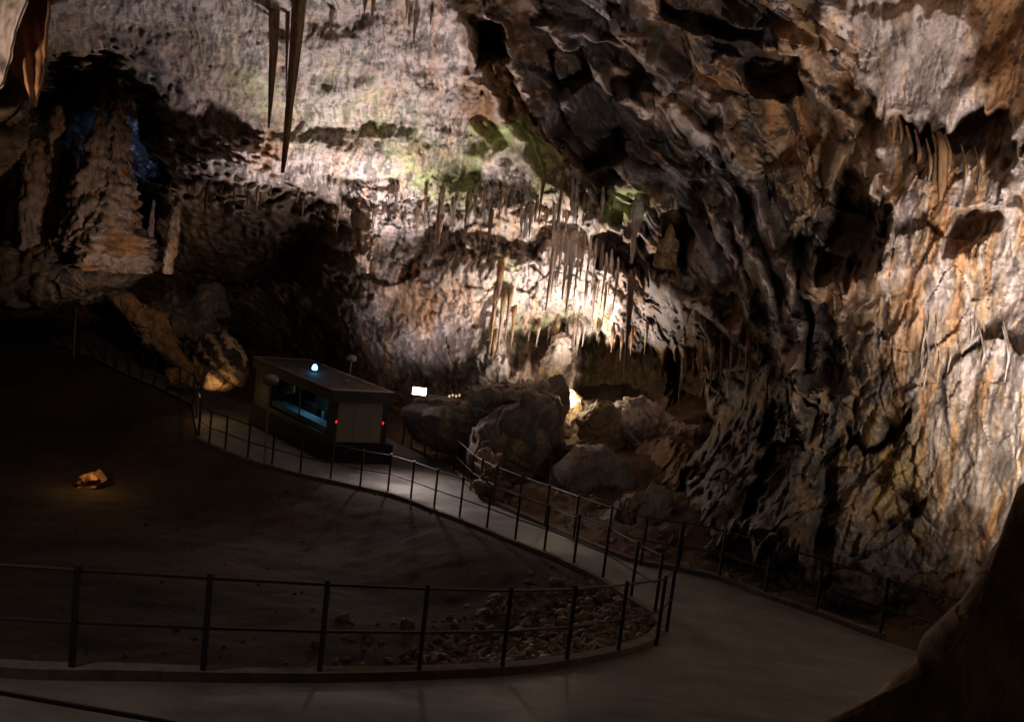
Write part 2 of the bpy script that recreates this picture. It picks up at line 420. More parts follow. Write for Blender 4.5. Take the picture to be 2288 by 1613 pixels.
# folded beds that run down to the right
w1 = pn(Q * .22 + 8); w2 = pn(Q * .6 + 4)
ac = .6 * RA[:, 0] + .8 * RA[:, 1] + .8 * w1 + .2 * w2; al = .8 * RA[:, 0] - .6 * RA[:, 1]
def saw(x, k): f = x % 1; return np.where(f < k, f / k, (1 - f) / (1 - k))
amp_b = .55 + .45 * pn(np.stack([ac * .15, al * .12, 0 * al], -1) + 6)
beds = 1.5 * amp_b * saw(ac * .36 + .2 * pn(np.stack([ac * .3, al * .25, 0 * al], -1)), .8) + .36 * saw(ac * 1.15 + .25 * w2 + .25 * pn(np.stack([ac * .6, al * .35, 0 * al], -1) + 9), .75)
disp -= strata * (beds - .6)
SB = np.stack([ac, al * .3, .02 * RR], -1)
planes = reg([(1600,60),(1830,60),(1950,250),(1975,620),(1800,760),(1680,420)], .9)
disp -= strata * (.62 * facets(SB * .55, 3.) + .3 * facets(SB * 1.5, 23.) + .08 * (1 - .7 * planes) * billow(SB * np.array([2.4, 3.0, 1]), 3, .6, 8.) - .1)
disp -= planes * .45 * facets(Q * .7 + .1 * pn(Q * 1.4)[:, None], 9.)
hol = sst(.02, .26, fbm(np.stack([ac * .75, al * .26, .02 * RR], -1), 3, .5, 33.)) * strata
disp += .45 * hol
disp -= (0.1 * (1 - .8 * strata) + soft * .45) * (0.26 * billow(RA * np.array([1.3, 0.3, 1]), 3, .5, 4.4) + 0.10 * billow(RA * np.array([4.2, .9, 1]), 3, .62, 1.4))
n3 = fbm(RA * np.array([5.6, 1.7, 1]), 4, .7, 42.); n2 = fbm(Q * 1.7, 4, .65, 22.); n1 = fbm(Q * 0.5, 4, .6, 12.)
n3 = np.where(strata > .5, fbm(np.stack([ac * 3.4, al * 1.2, .02 * RR], -1), 4, .7, 47.), n3)
pit = sst(.20, .50, n3 + .3 * n2 + .22 * n1)
disp += pit * (.035 + .12 * strata * (1 - .6 * planes) + .05 * lit + .03 * lowr)
disp -= (0.03 + .04 * strata + .10 * lowr + .04 * flow) * fbm(Q * 1.9, 4, .6, 6.0) + (.012 + .015 * ceil + .05 * lit + .03 * lowr + .012 * strata) * billow(RA * np.array([6.5, 4., 1]), 3, .6, 2.2)
# broken faces of the buttress and of the lower right
disp -= (lowr + .45 * flow + .3 * lit) * (.6 * facets(Q * np.array([.5, .5, .42]) + .15 * pn(Q * 1.1)[:, None], 4.) + .26 * facets(Q * np.array([1.5, 1.5, 1.2]) + .12 * pn(Q * 2.3)[:, None], 14.))
f1, f2, cid = cells(Q * np.array([1.1, 1.1, .8]) + 0.35 * pn(Q * 1.3)[:, None], 4.0)
disp -= (.015 + .16 * lowr + .12 * recd + .05 * lit) * (sst(0.0, 0.14, f2 - f1) - .8)
RF = RR + disp
V = C0 + DV * RF[:, None]
# sideways push so that ledges overhang
wp = Q * 0.8
V[:, 0] += (.06 + .05 * strata) * fbm(wp, 3, .6, 31.) ; V[:, 2] += (.08 + .07 * strata) * fbm(wp, 3, .6, 51.)
V[:, 2] -= 0.12 * sst(-.2, .8, -disp) * strata

# colours
n4 = fbm(RA * np.array([2.4, .3, 1]), 4, .65, 62.)
c = np.tile(TAN * .8, (len(AA), 1))
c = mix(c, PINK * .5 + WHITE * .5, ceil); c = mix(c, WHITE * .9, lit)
c = mix(c, BROWN * 1.0, strata * .95); c = mix(c, GREY * 1.5, strata * sst(.0, .35, n1)); c = mix(c, OCHRE * .75, strata * .7 * sst(.05, .4, -n1)); c = mix(c, PINK * .9, strata * .8 * sst(.12, .4, n2 - .3 * n1))
c = mix(c, TAN * .75, lowr); c = mix(c, GREY * .8, lowr * sst(-.15, .2, n2 + .4 * n1))
c = mix(c, WHITE * .92, flow); c = mix(c, TAN * 1.2, flow * .85 * sst(-.2, .3, n4)); c = mix(c, OCHRE * 1.4, flow * .35 * sst(.3, .6, n4))
c = mix(c, TAN * .62 + OCHRE * .25, planes * .85)
PAINT = [  # stains and coatings of the rock, plus painted-in darkness of hollow and cavern
 ([(1820,-40),(2180,-40),(2170,150),(2190,250),(2110,300),(2060,290),(1960,240),(1880,110)], WHITE, .95, .3),
 ([(2180,-40),(2400,-40),(2400,300),(2230,260),(2190,150)], OCHRE * .8, .9, .4),
 ([(1040,180),(1100,120),(1180,180),(1230,330),(1180,300),(1060,300),(1010,260)], OCHRE * .8, .85, .4),
 ([(870,320),(930,300),(1040,350),(1030,430),(960,420),(890,380)], OCHRE, .8, .35),
 ([(870,370),(960,395),(1050,300),(1160,270),(1230,420),(1150,340),(1080,320),(1050,430),(960,430)], GREEN * 1.35, .55, .8),
 ([(1062,330),(1150,310),(1235,420),(1330,485),(1200,500),(1060,470)], WHITE * 1.2, .95, .5),
 ([(1090,300),(1170,290),(1240,400),(1210,420),(1150,335),(1090,325)], GREEN * 1.5, .6, .6),
 ([(1340,430),(1420,420),(1440,460),(1350,480)], GREEN * 1.5, .7, .7),
 ([(560,180),(800,250),(1000,330),(1000,400),(860,380),(700,300)], np.array([.5, .5, .32]), .35, 1.2),
 ([(890,610),(960,600),(990,700),(950,760),(890,720)], OCHRE * 1.1, .75, .4),
 ([(960,730),(1090,720),(1110,800),(1080,860),(970,830)], GREY * 1.1, .7, .5),
 ([(980,620),(1080,640),(1070,720),(990,700)], OCHRE * 1.2, .5, .4),
 ([(560,300),(620,260),(640,350),(600,370)], OCHRE, .8, .3),
 ([(1310,760),(1540,800),(1580,950),(1300,890)], BROWN * 1.3, .9, .5),
 ([(1470,510),(1520,490),(1510,590),(1465,590)], OCHRE * 1.1, .9, .3),
 ([(1430,-20),(1600,-20),(1800,60),(1700,120),(1560,60)], OCHRE, .8, .4),
 ([(1480,80),(1640,100),(1650,200),(1580,220)], OCHRE, .7, .4),
 ([(1660,210),(1800,230),(1830,330),(1680,320)], OCHRE * 1.15, .7, .4),
 ([(1690,390),(1800,360),(1920,400),(1880,500),(1720,460)], TAN * .8, .7, .5),
 ([(500,150),(640,200),(560,230)], np.array([.34, .28, .09]), .6, .5),
 ([(2080,350),(2135,350),(2120,560),(2095,620),(2085,600)], OCHRE * 1.5, .9, .25),
 ([(2010,350),(2070,360),(2060,420),(2030,430)], OCHRE * 1.2, .7, .3),
 ([(1790,480),(1870,450),(1970,450),(1970,590),(1900,620),(1800,610)], DARK * 2.5, .6, .8),  # shade of the hollow painted in as dark colour
 ([(2110,1130),(2200,1120),(2210,1210),(2110,1240)], BROWN * 1.4, .9, .3),
 ([(1940,1010),(2060,960),(2040,1100),(1950,1130)], np.array([.4, .29, .11]), .6, .5),
 ([(1560,1000),(1680,900),(1820,950),(1800,1230),(1540,1240)], GREY * .75, .85, .7),
 ([(1700,1150),(1950,1200),(2060,1350),(2000,1500),(1600,1350)], GREY * .9, .55, .9),
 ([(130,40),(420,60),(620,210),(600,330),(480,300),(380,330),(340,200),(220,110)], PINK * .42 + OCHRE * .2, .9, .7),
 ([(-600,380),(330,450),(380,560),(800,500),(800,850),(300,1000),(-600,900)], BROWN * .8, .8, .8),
 ([(120,150),(360,150),(375,430),(330,520),(100,500)], DARK, .97, .5),  # darkness of the cavern painted onto its back wall
]
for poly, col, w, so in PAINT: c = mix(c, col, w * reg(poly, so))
c = mix(c, DARK * 1.1, hol * .8)  # shade of the strata hollows put into the colour
c = mix(c, PINK, ribw * .85)
# vertical drip stains, algae film, pits coloured darker
c = mix(c, np.array([.7, .72, .75]), reg([(120,150),(360,150),(375,400),(330,420),(140,380)], .4) * sst(.1, .35, n3) * sst(-.35, .2, n2 + n1))  # lit specks on the cavern wall painted as pale colour
c = mix(c, c.mean(0) * np.array([.9, .7, .5]), .0 * n1)
cc = c * np.array([1.08, .82, .55]); k = (sst(.1, .45, n4) * .55 * (1 - recd))[:, None]; c = c * (1 - k) + cc * k
c = mix(c, np.array([.36, .38, .2]), .4 * ceil * sst(.12, .4, n1 * .6 + .6 * pn(Q * np.array([1.2, 1.2, .5]) + 88)) * reg([(350,0),(1000,100),(1400,400),(1350,520),(700,400),(500,200)], 1.5))
pit = pit * (.62 + .3 * strata - .12 * flow)
tick = sst(.12, .42, fbm(RA * np.array([8.5, 2.3, 1]), 4, .7, 91.) + .2 * n1)
pit = np.maximum(pit, tick * (.72 * ceil + .5 * lit + .35 * flow) * (1 - strata))
c = mix(c, DARK * 1.3, np.clip(pit, 0, .92))
vein = sst(.80, .93, ridge(Q * np.array([1.8, 1.8, 1.1]) + .3 * n2[:, None], 3, .6, 71.))
c = mix(c, DARK * 1.2, .35 * vein * np.clip(flow + lowr + lit, 0, 1))
ALG = [([(500,140),(650,190),(700,330),(620,300),(520,210)], .5, 1.0), ([(700,120),(900,200),(1000,330),(900,330),(760,280)], .35, 1.5),
 ([(860,330),(940,395),(1035,425),(1050,300),(1160,280),(1250,430),(1215,450),(1150,340),(1085,335),(1060,450),(960,440),(880,400)], .95, .6),
 ([(1335,420),(1425,405),(1445,470),(1345,490)], .95, .6), ([(1090,560),(1140,560),(1170,640),(1120,650)], .5, .5), ([(1150,710),(1350,700),(1350,740),(1150,745)], .6, .5), ([(1300,850),(1370,860),(1380,890),(1310,880)], .7, .3)]
for poly, w, so in ALG: c = mix(c, np.array([.40, .45, .18]), w * reg(poly, so) * sst(-.45, .15, n2 + .5 * n3))
c *= (1 + .22 * n2)[:, None]
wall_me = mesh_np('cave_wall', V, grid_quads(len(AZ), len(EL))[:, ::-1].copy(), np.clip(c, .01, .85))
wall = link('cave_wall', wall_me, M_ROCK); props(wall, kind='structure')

# depth of the finished wall ahead of the camera, looked up when things are hung on it
pz = V @ fwd; ok = pz > 2
ix = ((V[ok] @ RT) / pz[ok] * FPX + W0 / 2); iy = (H0 / 2 - (V[ok] @ UP) / pz[ok] * FPX)
CELL = 10; gw, gh = 300, 220
gi = ((ix + 300) / CELL).astype(int); gj = ((iy + 300) / CELL).astype(int)
okk = (gi >= 0) & (gi < gw) & (gj >= 0) & (gj < gh)
DG = np.full((gh, gw), 1e9); np.minimum.at(DG, (gj[okk], gi[okk]), pz[ok][okk])
def wd_at(px, py):
    d = DG[int((py + 300) / CELL), int((px + 300) / CELL)]
    return d if d < 1e8 else 30.0

# ------------------------------------------------------------------ paths and ground
INNER_NEAR = [(-500,1470),(-200,1500),(0,1514),(159,1520),(452,1524),(712,1525),(934,1519),(1120,1509),(1264,1492),(1379,1469),(1450,1447),(1486,1415)]
INNER_FAR = [(1489,1410),(1465,1375),(1409,1340),(1346,1297),(1281,1265),(1215,1237),(1150,1212),(1087,1186),(1026,1162),(969,1141),(917,1120),(866,1104),(804,1090),(738,1075),(670,1061),(607,1044),(553,1028),(503,1008),(467,993),(444,979)]
INNER_LEFT = [(430,905),(398,887),(371,875),(343,861),(316,850),(288,838),(259,825),(234,813),(208,800),(177,790),(147,778),(117,768),(87,758),(55,748),(23,738),(-8,728),(-60,712),(-120,694)]
OUT_LEFT = [(-120,650),(-40,672),(60,695),(150,722),(208,742),(284,785),(343,812),(398,838),(454,862),(520,890)]
OUT_FAR = [(918,1004),(948,1018),(973,1034),(993,1045),(1013,1057),(1034,1078),(1051,1096),(1070,1110),(1101,1127),(1157,1152),(1217,1177),(1281,1206),(1355,1236),(1432,1262),(1510,1275),(1606,1297),(1708,1335),(1822,1374),(1964,1427)]
g2 = lambda L: [G(*q)[:2] for q in L]
plaza_back = [G(560,905)[:2], G(700,905)[:2] + np.array([0, .3]), G(830,960)[:2]]
near_outer = [np.array([8.6, 13.5]), np.array([9.5, 9]), np.array([6.5, 6.0]), np.array([0, 5.6]), np.array([-5, 6.1]), np.array([-9, 6.8])]
PATH = g2(INNER_NEAR) + g2(INNER_FAR)[1:] + g2(INNER_LEFT) + g2(OUT_LEFT) + plaza_back + g2(OUT_FAR) + near_outer
PATH = [np.array(q) for q in PATH]

# ground sheet
gx = np.concatenate([np.linspace(-60, -22, 40, endpoint=False), np.linspace(-22, 14, 420), np.linspace(14.2, 40, 30)])
gy = np.concatenate([np.linspace(-10, 5, 20, endpoint=False), np.linspace(5, 46, 440), np.linspace(46.2, 75, 20)])
XX, YY = np.meshgrid(gx, gy); XX = XX.ravel(); YY = YY.ravel()
sd = sdpoly(XX, YY, PATH)
pit_poly = g2(INNER_NEAR) + g2(INNER_FAR)[1:] + g2(INNER_LEFT) + [np.array([-40, 40]), np.array([-40, 6])]
inpit = sdpoly(XX, YY, pit_poly) < 0
g3 = np.stack([XX, YY, np.zeros_like(XX)], -1)
gn = fbm(g3 * .5, 4, .55, 3.) ; gn2 = ridge(g3 * 2.1, 3, .6, 5.)
ZZ = zp(XX, YY) - 0.11
o = np.clip(sd, 0, 99)
ZZ = ZZ + np.where(inpit, -1.0 * sst(0, 3.5, o) + .09 * gn * sst(0, 1.5, o) + .006 * gn2 * sst(0, .6, o) + .10 * sst(0, .15, o),
                   .22 * o * sst(0, 1.5, o) + .35 * gn * sst(.1, 2, o) + .12 * gn2 * sst(0, .8, o) + .1 * sst(0, .2, o))
ZZ = np.minimum(ZZ, -1.2)
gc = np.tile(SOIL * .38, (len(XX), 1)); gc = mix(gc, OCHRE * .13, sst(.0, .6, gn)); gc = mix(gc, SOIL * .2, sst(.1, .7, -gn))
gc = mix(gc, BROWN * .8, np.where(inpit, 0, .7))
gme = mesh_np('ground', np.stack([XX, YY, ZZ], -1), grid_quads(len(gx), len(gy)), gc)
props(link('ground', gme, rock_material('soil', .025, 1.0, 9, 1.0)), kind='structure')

# footpath slab: fine grid clipped to the outline (triangulated by bmesh, then draped)
def drape(name, outline, mat, lift=0.0, cut=0.6, thick=.12):
    bm = bmesh.new()
    vs = [bm.verts.new((q[0], q[1], 0)) for q in outline]
    f = bm.faces.new(vs)
    bmesh.ops.triangulate(bm, faces=[f])
    xs = [q[0] for q in outline]; ys = [q[1] for q in outline]
    y = math.floor(min(ys))
    while y < max(ys):
        bmesh.ops.bisect_plane(bm, geom=bm.verts[:] + bm.edges[:] + bm.faces[:], plane_co=(0, y, 0), plane_no=(0, 1, 0)); y += cut
    x = math.floor(min(xs))
    while x < max(xs):
        bmesh.ops.bisect_plane(bm, geom=bm.verts[:] + bm.edges[:] + bm.faces[:], plane_co=(x, 0, 0), plane_no=(1, 0, 0)); x += cut * 2
    if bm.faces and sum(f.normal.z for f in bm.faces) < 0: bmesh.ops.reverse_faces(bm, faces=bm.faces[:])
    for v in bm.verts: v.co.z = float(zp(v.co.x, v.co.y)) + lift
    me = bpy.data.meshes.new(name); bm.to_mesh(me); bm.free()
    return link(name, me, mat)
PATHO = drape('footpath', PATH, M_PATH); props(PATHO, kind='structure')

def offset_line(pts, off):
    out = []
    for i, p in enumerate(pts):
        t = pts[min(i + 1, len(pts) - 1)] - pts[max(i - 1, 0)]; t = t / (np.linalg.norm(t) + 1e-9)
        out.append(p + off * np.array([t[1], -t[0]]))
    return out
def kerb(name, pts, w=.16, h=.10, side=-1):
    a = offset_line(pts, 0); b = offset_line(pts, side * w); v = []; f = []
    for p, q in zip(a, b):
        z = float(zp(p[0], p[1])); v += [(p[0], p[1], z - .15), (p[0], p[1], z + h), (q[0], q[1], z + h), (q[0], q[1], z - .3)]
    for i in range(len(pts) - 1):
        for k in range(4):
            f.append((i * 4 + k, i * 4 + (k + 1) % 4, i * 4 + 4 + (k + 1) % 4, i * 4 + 4 + k))
    n = len(v); f += [(0, 3, 2, 1), (n - 4, n - 3, n - 2, n - 1)]
    me = bpy.data.meshes.new(name); me.from_pydata(v, [], f); me.update()
    bm = bmesh.new(); bm.from_mesh(me); bmesh.ops.recalc_face_normals(bm, faces=bm.faces[:]); bm.to_mesh(me); bm.free()
    return link(name, me, M_KERB)
def densify(L, n=4):
    P2 = []
    L = [np.asarray(q, float) for q in L]
    for i in range(len(L) - 1):
        a = L[max(i - 1, 0)]; b = L[i]; c_ = L[i + 1]; d = L[min(i + 2, len(L) - 1)]
        for k in range(n):
            t = k / n
            P2.append(.5 * ((2 * b) + (c_ - a) * t + (2 * a - 5 * b + 4 * c_ - d) * t * t + (3 * b - a - 3 * c_ + d) * t ** 3))
    P2.append(L[-1]); return P2
props(kerb('kerb', densify(g2(INNER_NEAR))), kind='structure')
props(kerb('kerb', densify(g2(INNER_FAR)), .12, .08), kind='structure')
props(kerb('kerb', densify(g2(OUT_FAR)), .14, .09), kind='structure')

# ------------------------------------------------------------------ railings
def railing(name, base, label, h=1.05, rails=(1.0, .52), r=.024):
    """base: list of xyz"""
    root = empty(name, base[0]); props(root, label, 'railing', 'steel railings along the footpath')
    for p in base:
        m_ = MB(); m_.box((p[0], p[1], p[2] + h / 2 - .04), (r, 0, 0), (0, r, 0), (0, 0, h / 2 + .04))
        m_.build('post', M_METAL, root)
    for k, hh in enumerate(rails):
        m_ = MB(); pts = [np.array([p[0], p[1], p[2] + hh]) for p in base]
        m_.tube(pts, .016, 6); m_.build('top_rail' if k == 0 else 'middle_rail', M_METAL, root)
    return root
def gb(L): return [np.array(G(*q)) for q in L]
NEARP = [(-140,1500),(159,1514),(452,1521),(712,1522),(934,1517),(1120,1507),(1264,1490),(1379,1467),(1466,1442),(1489,1410)]
railing('railing', gb(NEARP), 'black steel railing curving along the near footpath above the rubble slope')
FARP = [(1462,1375),(1409,1340),(1346,1297),(1281,1265),(1215,1237),(1150,1212),(1087,1186),(1026,1162),(969,1141),(917,1120),(866,1102),(804,1092),(738,1075),(670,1062),(607,1044),(553,1028),(503,1008),(467,995),(444,979)]
railing('railing', gb(FARP), 'black steel railing on the pit side of the lower path, running past the kiosk')
railing('railing', gb([(443,968),(438,935),(430,904)] + INNER_LEFT[1:]), 'dark railing on the pit side of the left path beyond the kiosk')
railing('railing', gb(OUT_LEFT), 'dark railing on the rock side of the left path below the stalagmites')
railing('railing', gb([(900,995)] + OUT_FAR[:15]), 'black steel railing in front of the dark boulders, right of the kiosk')
railing('railing', gb([(1515,1274),(1606,1295),(1708,1332),(1822,1372),(1964,1425),(2120,1480)]), 'black steel railing below the right cave wall, ending behind the near rock')
ez = [np.array([q[0], q[1], q[2] - 1.0]) for q in (G(-160, 1518, 1.0), G(358, 1609, 1.0), G(820, 1700, 1.0), G(1260, 1790, 1.0))]
railing('railing', ez, 'nearest railing, only its top rail crossing the bottom left corner', 1.0)

# ------------------------------------------------------------------ kiosk
M_KIOSK = principled('kiosk_dark_panel', (0.016, 0.015, 0.014), .6)
M_ROOF = principled('kiosk_roof_sheet', (0.04, 0.037, 0.034), .75, noise=(3, .2))
M_TRIM = principled('kiosk_roof_trim', (0.2, 0.16, 0.13), .6)
M_DOOR = principled('kiosk_shutter', (0.2, 0.18, 0.16), .7, noise=(2, .08))
M_GLASS = principled('kiosk_glass', (0.02, 0.025, 0.03), .08)
M_STEP = principled('kiosk_plinth', (0.012, 0.011, 0.011), .9)
K0 = G(748, 1036)
v = P(744, 871, 1.0)
s_ = np.hypot(K0[0], K0[1]) / np.hypot(v[0], v[1]); zr = (v * s_)[2]
def atz(px, py, z): q = P(px, py, 1.0); return q * (z / q[2])
R0 = atz(744, 871, zr); R1 = atz(883, 877, zr); R2 = atz(566, 795, zr); R3 = atz(742, 807, zr)
uu = (R1 - R0); ww = (R2 - R0)
lw, ll = np.linalg.norm(uu), np.linalg.norm(ww); uu /= lw; ww /= ll

R3 = R1 + ww * ll; R2 = R0 + ww * ll
zg = float(K0[2]); HK = zr - zg
def kp(a, b, z): return np.array([*(R0 + uu * a + ww * b)[:2], zg + z])     # a along the short face, b along the long one
def kbox(mb, a0, a1, b0, b1, z0, z1):
    c_ = kp((a0 + a1) / 2, (b0 + b1) / 2, (z0 + z1) / 2)
    mb.box(c_, uu * (a1 - a0) / 2, ww * (b1 - b0) / 2, (0, 0, (z1 - z0) / 2))
kiosk = empty('kiosk', kp(lw / 2, ll / 2, 0)); props(kiosk, 'low dark kiosk with flat roof, lit side window and grey end shutter on the plaza', 'kiosk')
def kpart(name, mat, boxes, par=kiosk, bevel=.006):
    m_ = MB()
    for b_ in boxes: kbox(m_, *b_)
    return m_.build(name, mat, par, bevel=bevel)
kpart('plinth', M_STEP, [(-.02, lw + .12, .02, ll - .1, -.25, .56)])
kpart('wall', M_KIOSK, [(.08, .16, .12, .36, .562, 1.78), (.08, .16, 4.35, ll - .1, .562, 1.78), (.08, .16, .361, 4.349, .562, .74),
                        (lw - .16, lw - .08, .12, ll - .1, .562, 1.78), (.161, lw - .161, ll - .18, ll - .1, .562, 1.78), (.161, .26, .12, .2, .562, 1.78), (lw - .26, lw - .161, .12, .2, .562, 1.78)])
kpart('shutter', M_DOOR, [(.262, .74, .1, .13, .60, 1.76), (.75, 1.2, .1, .13, .60, 1.76), (1.21, lw - .262, .1, .13, .60, 1.76)])
kpart('handle', M_TRIM, [(.70, .72, .07, .099, 1.05, 1.22)]); kpart('handle', M_TRIM, [(1.23, 1.25, .07, .099, 1.05, 1.22)])
rf = kpart('roof', M_ROOF, [(0, lw, 0, ll, 1.782, HK - .03)])
kpart('roof_trim', M_TRIM, [(-.01, lw + .01, -.01, .22, HK - .028, HK), (-.01, .05, .222, ll, HK - .028, HK - .004), (lw - .09, lw + .01, .222, ll, HK - .028, HK), (.052, lw - .092, ll - .06, ll, HK - .028, HK - .004)], rf)
kpart('roof_vent', M_TRIM, [(.95, 1.1, 1.2, 1.38, HK - .029, HK + .06)], rf)
wn = kpart('window', M_KIOSK, [(.075, .1, 2.1, 2.16, .742, 1.76)])
gl = bpy.data.materials.new('kiosk_pane'); gl.use_nodes = True
gb_ = gl.node_tree.nodes['Principled BSDF']; gb_.inputs['Transmission Weight'].default_value = 1; gb_.inputs['Roughness'].default_value = .02; gb_.inputs['IOR'].default_value = 1.01
kpart('pane', gl, [(.11, .118, .362, 4.348, .742, 1.76)], wn, bevel=0)
M_BLUE = principled('kiosk_counter_top', (.18, .42, .5), .4); M_INT = principled('kiosk_inside_wall', (.2, .2, .2), .8)
kpart('counter', M_BLUE, [(.2, .62, .4, 4.3, .75, .92), (.9, 1.3, .5, 2.4, .75, 1.02)])
kpart('inside_panel', M_INT, [(lw - .2, lw - .165, .22, 4.4, .75, 1.76)])
kpart('poster', principled('kiosk_poster', (.55, .5, .45), .7), [(lw - .215, lw - .202, .75, 1.15, 1.2, 1.62)])
kpart('cushion', principled('kiosk_yellow_board', (.5, .45, .12), .7), [(.7, .75, 3.95, 4.3, 1.25, 1.7)])
for b_ in [(.66, .84, 2.5, 3.2, .75, 1.2), (.64, .84, .7, 1.2, .75, 1.15), (.66, .84, 1.5, 1.75, .75, 1.25)]: kpart('display_case', M_KIOSK, [b_])
M_RED = principled('red_indicator', (.5, .02, .02), .4, emit=(1, .03, .03), es=1.0)
for a_ in (.225, lw - .225): kpart('indicator_light', M_RED, [(a_ - .02, a_ + .02, .075, .1, 1.16, 1.24)], bevel=.005)
lamp('kiosk_light', 'POINT', kp(.5, 2.2, 1.72), None, 9, (.45, .75, 1.0), .1)
M_BL = principled('blue_lamp_glass', (.1, .4, .9), .3, emit=(.12, .55, 1.0), es=9)
bl = empty('roof_lamp', kp(.9, 3.1, HK)); props(bl, 'small glowing blue lamp on the kiosk roof', 'lamp')
m_ = MB(); m_.tube([kp(.9, 3.1, HK - .03), kp(.9, 3.1, HK + .03)], .09, 14); m_.build('base', M_KIOSK, bl)
m_ = MB(); m_.tube([kp(.9, 3.1, HK + q) for q in (.03, .06, .12, .17, .2)], [.06, .085, .085, .06, .045], 14); m_.build('bulb', M_BL, bl, True)

# ------------------------------------------------------------------ displaced rocks
def rockcol(pts, kind, seed=0):
    a = fbm(pts * 1.1, 4, .6, seed); b = fbm(pts * np.array([3.2, 3.2, 1.3]), 4, .7, seed + 9.); n = len(pts)
    if kind == 'dark':  c = mix(np.tile(BROWN * .55, (n, 1)), GREY * .55, sst(-.5, .1, a)); c = mix(c, TAN * .5, sst(.15, .5, b) * .6)
    elif kind == 'brown': c = mix(np.tile(BROWN * 1.1, (n, 1)), OCHRE * .5, sst(0, .5, a)); c = mix(c, DARK, sst(.1, .4, b) * .6)
    elif kind == 'orange': c = mix(np.tile(OCHRE * .85, (n, 1)), TAN * .8, sst(-.1, .4, a)); c = mix(c, DARK, sst(.1, .4, b) * .7)
    elif kind == 'grey': c = mix(np.tile(GREY * .9, (n, 1)), BROWN, sst(-.1, .4, a)); c = mix(c, DARK, sst(.15, .4, b) * .6)
    elif kind == 'white': c = mix(np.tile(WHITE * .95, (n, 1)), TAN, sst(0, .45, a)); c = mix(c, DARK * 1.5, sst(.2, .5, b) * .7)
    elif kind == 'half':  # light on the top is painted in as paler colour
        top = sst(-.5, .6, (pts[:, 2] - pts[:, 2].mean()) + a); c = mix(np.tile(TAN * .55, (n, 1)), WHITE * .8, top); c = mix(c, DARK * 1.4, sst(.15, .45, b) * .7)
    elif kind == 'stripe':
        w = np.sin((pts @ np.array([.62, .2, .75])) * 15 + 2.2 * a + .8 * b) + .5 * b - .15; c = mix(np.tile(DARK * 1.2, (n, 1)), TAN * 1.3, sst(-.1, .6, w))
        lo = sst(.2, -.4, (pts[:, 2] - pts[:, 2].mean())) ; c = mix(c, TAN * 1.2, lo)
    elif kind == 'pale': c = mix(np.tile(TAN * .8, (n, 1)), BROWN * 1.3, sst(-.05, .35, fbm(pts * np.array([7, 7, .6]), 3, .6, seed))); c = mix(c, DARK, sst(.15, .5, b) * .5)
    elif kind == 'dull': c = mix(np.tile(PINK * .55, (n, 1)), OCHRE * .7, sst(-.1, .4, a)); c = mix(c, DARK, sst(.05, .4, b) * .7)
    elif kind == 'soil': c = np.tile(BROWN * 1.5, (n, 1)); c = mix(c, BROWN * 3.0, sst(0, .4, a))
    return np.clip(c * (1 + .3 * b)[:, None], .01, .8)

def rock(outline, d, front, back, kind, name='boulder', label=None, cat='boulder', amp=.18, freq=1.3, nu=110, nv=70, seed=0, strat=None, group=None, parent=None, mat=None, flat=.75):
    pl = np.array([[(x - W0 / 2) / FPX * d, -(y - H0 / 2) / FPX * d] for x, y in outline])
    cen = pl.mean(0); q = pl - cen; n = len(q)
    th = np.linspace(0, 2 * math.pi, nu, endpoint=False); rr = np.zeros(nu)
    for i, t in enumerate(th):
        dv = np.array([math.cos(t), math.sin(t)]); best = 0.02
        for k in range(n):
            a, b = q[k], q[(k + 1) % n]; e = b - a; den = dv[0] * (-e[1]) + dv[1] * e[0]
            if abs(den) < 1e-9: continue
            s1 = (a[0] * (-e[1]) + a[1] * e[0]) / den; t1 = (dv[0] * a[1] - dv[1] * a[0]) / den
            if s1 > 0 and -1e-6 <= t1 <= 1 + 1e-6: best = max(best, s1)
        rr[i] = best
    ph = np.linspace(-math.pi / 2, math.pi / 2, nv)
    T, F = np.meshgrid(np.arange(nu), ph); T = T.ravel(); F = F.ravel()
    cs = np.cos(F) ** flat; lat = rr[T] * cs
    x = cen[0] + lat * np.cos(th[T]); y = cen[1] + lat * np.sin(th[T]); sn = np.sin(F)
    dep = d - np.where(sn > 0, front * sn, back * sn)
    sl = (dep - d) / d; V_ = fwd[None] * dep[:, None] + RT[None] * (x + cen[0] * sl)[:, None] + UP[None] * (y + cen[1] * sl)[:, None]
    ctr = fwd * d + RT * cen[0] + UP * cen[1]
    nr = V_ - ctr; nr /= np.linalg.norm(nr, axis=1)[:, None] + 1e-6
    f1_, f2_, ci = cells(V_ * freq * .9 + .3 * pn(V_ * 1.7)[:, None], seed + 3.)
    dd = amp * (.5 * fbm(V_ * freq, 5, .6, seed) + .5 * sst(0, .12, f2_ - f1_) - .5 + 1.9 * facets(V_ * freq * .7, seed + .5) + .8 * facets(V_ * freq * 2.1, seed + 7.5)) + amp * .15 * (1 - np.abs(pn(V_ * freq * 3)) * 2)
    if strat is not None:
        sa = np.asarray(strat, float); sa /= np.linalg.norm(sa)
        k_ = V_ @ sa; dd += amp * .9 * (1 - 2 * np.abs((k_ * freq * 1.3 + .4 * pn(V_ * .8)) % 1 - .5)) - amp * .45
    V_ = V_ + nr * dd[:, None]
    me = mesh_np(name, V_, grid_quads(nu, nv, True), rockcol(V_, kind, seed))
    o_ = link(name, me, mat or M_ROCKF, parent)
    if label: props(o_, label, cat, group)
    return o_
